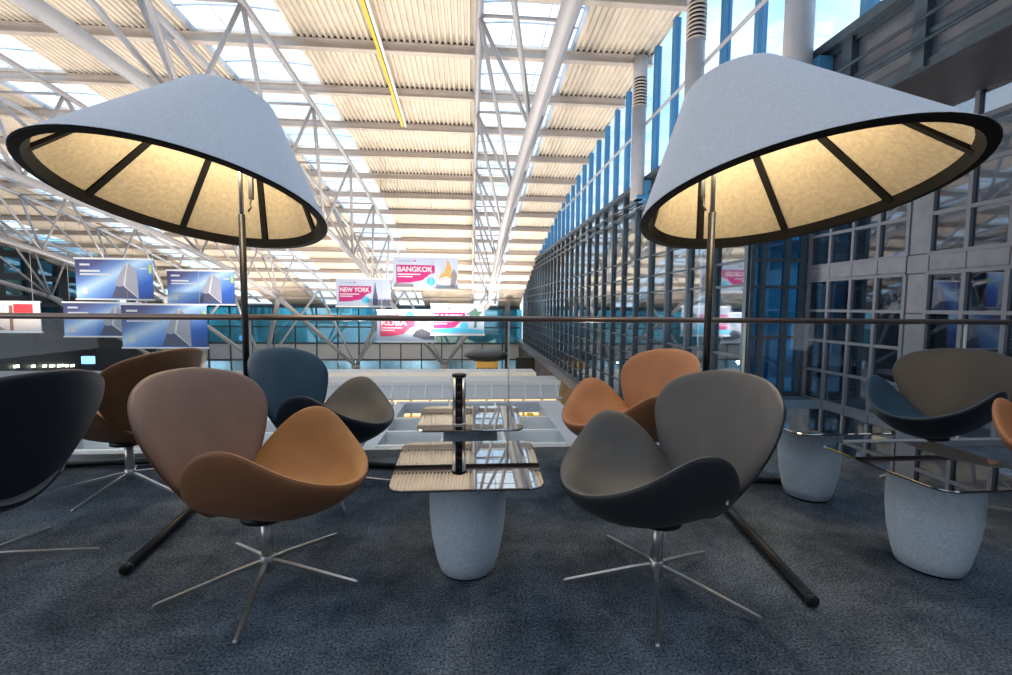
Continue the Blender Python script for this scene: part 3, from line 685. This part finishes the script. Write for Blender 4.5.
def seat_map(x, y):
    u, v = (x-.08)/.31, y/.355; rho = math.hypot(u, v)
    c, q = (u/rho, v/rho) if rho > 1e-6 else (1, 0)
    e = .130*max(0, c)**2+.310*q*q+.02*max(0, -c)**2
    z = .308+e*min(rho, 1.08)**2.2
    return (x, y*(1-.09*min(rho, 1)**2*q*q), z)
BACK_OL = [(0, -.02), (.10, -.005), (.19, .08), (.295, .23), (.345, .36), (.305, .46), (.17, .515), (0, .53), (-.17, .515), (-.305, .46), (-.345, .36), (-.295, .23), (-.19, .08), (-.10, -.005)]
def back_map(w, h):            # w across, h up along the back
    lean = -.165-.36*h-.06*h*h
    cur = .95*w*w*(1-.25*h)
    return (lean+cur, w*.98, .305+h*1.01)
def chair(x, y, rz, label, cs, base_rz=0, tagm=False, hz=0):
    t = empty('lounge_chair', (x, y, 0), R(rz)); tag(t, label, 'chair', None)
    s = shell(SEAT_OL, (.06, 0), seat_map, .060, 'seat', [cs[0], cs[1]], t)
    b = shell([(a, c) for a, c in BACK_OL], (0, .25), lambda w, h: back_map(w, h), .046, 'backrest', [cs[2], cs[3]], t)
    if tagm:
        for sy in (-1, 1):
            o = MB().rbox((-.002, -.004, -.012), (.004, .004, .012), .001).build('sewn_label', M['white'], b); o.location = (-.10, .25*sy, .44)
    MB().lathe([(.08, .262), (.09, .267), (.09, .289), (.07, .295)], n=28).build('mounting_plate', M['black'], t)
    MB().lathe([(.023, .10), (.023, .265)], n=24).build('column', M['steel'], t)
    MB().lathe([(.020, .040), (.027, .048), (.027, .105), (.023, .110)], n=24).build('hub', M['steel'], t)
    for i in range(5):
        a = R(base_rz-rz+72*i); d = Vector((math.cos(a), math.sin(a), 0)); n_ = Vector((-d.y, d.x, 0)); b_ = MB(); rings = []
        for q, (rad, z, w, h) in enumerate(((.02, .085, .008, .012), (.10, .073, .008, .010), (.36, .020, .0065, .008), (.368, .018, .005, .005))):
            c = d*rad+Vector((0, 0, z)); rings.append([c-n_*w-Vector((0, 0, h)), c+n_*w-Vector((0, 0, h)), c+n_*w+Vector((0, 0, h*.6)), c-n_*w+Vector((0, 0, h*.6))])
        b_.loft(rings); b_.build('leg', M['steel'], t)
    return t
G_, GD, BL, NV, TP, TN, TD, BR, BD, AM = [M[k] for k in ('grey', 'grey_dark', 'blue', 'navy', 'taupe', 'tan', 'tan_dark', 'brown', 'brown_dark', 'amber')]
chair(-.80, 1.79, -8, 'tan and brown leather swivel chair in the left foreground facing the centre', [AM, TD, BR, BD], -82)
chair(.735, 1.66, 190, 'grey leather swivel chair in the right foreground facing the centre', [G_, GD, G_, GD], 176, True)
chair(-.84, 2.68, -14, 'blue backed swivel chair with a taupe seat, behind the tan chair', [TP, NV, BL, NV], -60)
chair(.93, 2.60, 196, 'light tan leather swivel chair behind the grey foreground chair', [TN, TD, TN, TD], 184)
chair(-2.03, 2.80, 165, 'brown leather swivel chair at left, seen from behind', [BR, BD, BR, BD], -95)
chair(-1.96, 1.89, 165, 'navy swivel chair cut by the left edge of the view', [G_, NV, G_, NV], 25)
chair(3.01, 2.67, 198, 'dark swivel chair at right with grey back and blue seat', [BL, NV, M['char'], GD], 184)
chair(2.97, 1.87, 198, 'tan leather swivel chair cut by the right edge of the view', [TN, TD, TN, TD], 184)

# ------------------------------------------------------------------ giant floor lamps
def biglamp(pole, rimc, nrm, rad, apex, off, legs, label, cut=.80):
    t = empty('floor_lamp', (pole[0], pole[1], 0)); tag(t, label, 'floor lamp'); O = Vector((pole[0], pole[1], 0))
    c = Vector(rimc); n = Vector(nrm).normalized(); a = Vector((0, 1, 0)).cross(n).normalized(); b = n.cross(a)
    A = Vector(apex); NS = 72
    def rp(th, r, f, dn=0):         # f: 0 rim .. 1 apex
        return c+(a*math.cos(th)+b*math.sin(th))*r*(1-f)+(A-c)*f+n*dn-O
    def ring(r, f, dn=0): return [rp(2*math.pi*j/NS, r, f, dn) for j in range(NS)]
    fs_ = [0, .02, .1, .25, .4, .5, .58, cut]
    MB().loft([ring(rad, f) for f in fs_], 0, True, cap=False).loft([ring(rad, cut), ring(rad*.96, cut, .012), ring(rad*.80, cut, .020), ring(rad*.3, cut, .022)], 0, True, cap=False).add(ring(rad*.3, cut, .022), [tuple(range(NS))]).build('lamp_shade', M['felt'], t)
    MB().loft([ring(rad-.018, f) for f in fs_[:-1]+[cut-.04]], 0, True, cap=False).add(ring(rad-.018, cut-.04), [tuple(range(NS))[::-1]]).build('shade_liner', M['liner'], t)
    # black rim profile
    prof = [(rad-.004, 0), (rad-.006, -.008), (rad-.050, -.010), (rad-.078, .045), (rad-.070, .047), (rad-.02, .006), (rad-.004, 0)]
    MB().loft([[rp(2*math.pi*j/NS, r, 0, d) for j in range(NS)] for r, d in prof], 0, False, cap=False).build('rim', M['matte'], t)
    for k in range(8):
        th = R(off+45*k); tn = (-a*math.sin(th)+b*math.cos(th)); rg = []
        for f in (0.01, .3, cut-.01):
            p = rp(th, rad-.018, f); q = rp(th, rad-.048, f); w = tn*.021
            rg.append([p-w, p+w, q+w, q-w])
        MB().loft(rg).build('rib', M['matte'], t)
    top = rp(0, 0, cut-.03)
    # pole, hub, bulb
    pz = top.z
    MB().tube([(0, 0, .03), (0, 0, pz*.72)], .021, 16).build('pole', M['black'], t)
    MB().tube([(0, 0, pz*.72), (0, 0, pz)], .014, 12).build('inner_pole', M['steel'], t)
    MB().lathe([(.09, pz-.02), (.10, pz), (.06, pz+.03)], n=24).build('top_hub', M['black'], t)
    MB().lathe([(.045, .0), (.05, .01), (.05, .06), (.03, .09), (.023, .10)], n=24).build('base_hub', M['black'], t)
    for lx, ly in legs: MB().tube([(0, 0, .045), (lx*.5, ly*.5, .032), (lx, ly, .024)], .0215, 12).build('leg', M['black'], t)
    for lx, ly in legs: MB().tube([(lx*.985, ly*.985, .024), (lx, ly, .024), (lx*1.004, ly*1.004, .024)], [.0235, .0235, .017], 12).build('end_cap', M['black'], t)
    # tilt ratchet hanging from the hub beside the pole
    s = 1 if pole[0] < 0 else -1
    MB().rbox((s*.055, -.02, pz-.56), (s*.085, .0, pz-.05), .003).build('ratchet_bar', M['black'], t)
    MB().tube([(s*.07, -.01, pz-.55), (s*.07, -.03, pz-.60), (s*.085, -.05, pz-.62), (s*.07, -.06, pz-.65)], .006, 8).build('pull_handle', M['black'], t)
    bz = pz-.36
    bo = MB().lathe([(.008, .0), (.028, .02), (.034, .05), (.026, .085), (.014, .10)], n=20).build('bulb', M['bulb'], t); bo.location = (-s*.06, -.07, bz)
    MB().lathe([(.018, 0), (.018, .06)], n=16).build('socket', M['black'], t).location = (-s*.06, -.07, bz+.10)
    l = lamp('lamp_light', 'POINT', (O.x-s*.06, O.y-.20, bz+.02), 15, (1, .84, .60), .09)
    return t
k = 1.29; E0 = Vector((0, 0, EYE))
def S(v): return E0+(Vector(v)-E0)*k
biglamp((-1.53, 3.19), S((-1.358, 2.354, 1.589)), (.081, .214, .973), .62*k, (-1.46, 3.20, 2.72), 170, [(.14, -1.33), (-1.25, -.05), (1.05, -.2)], 'giant floor lamp with a tilted grey felt shade at left', .66)
biglamp((1.43, 2.62), S((1.358, 1.86, 1.556)), (-.070, .192, .979), .62*k, (1.36, 2.62, 2.68), 10, [(-.17, -1.13), (.62, -.03)], 'giant floor lamp with a tilted grey felt shade at right', .66)
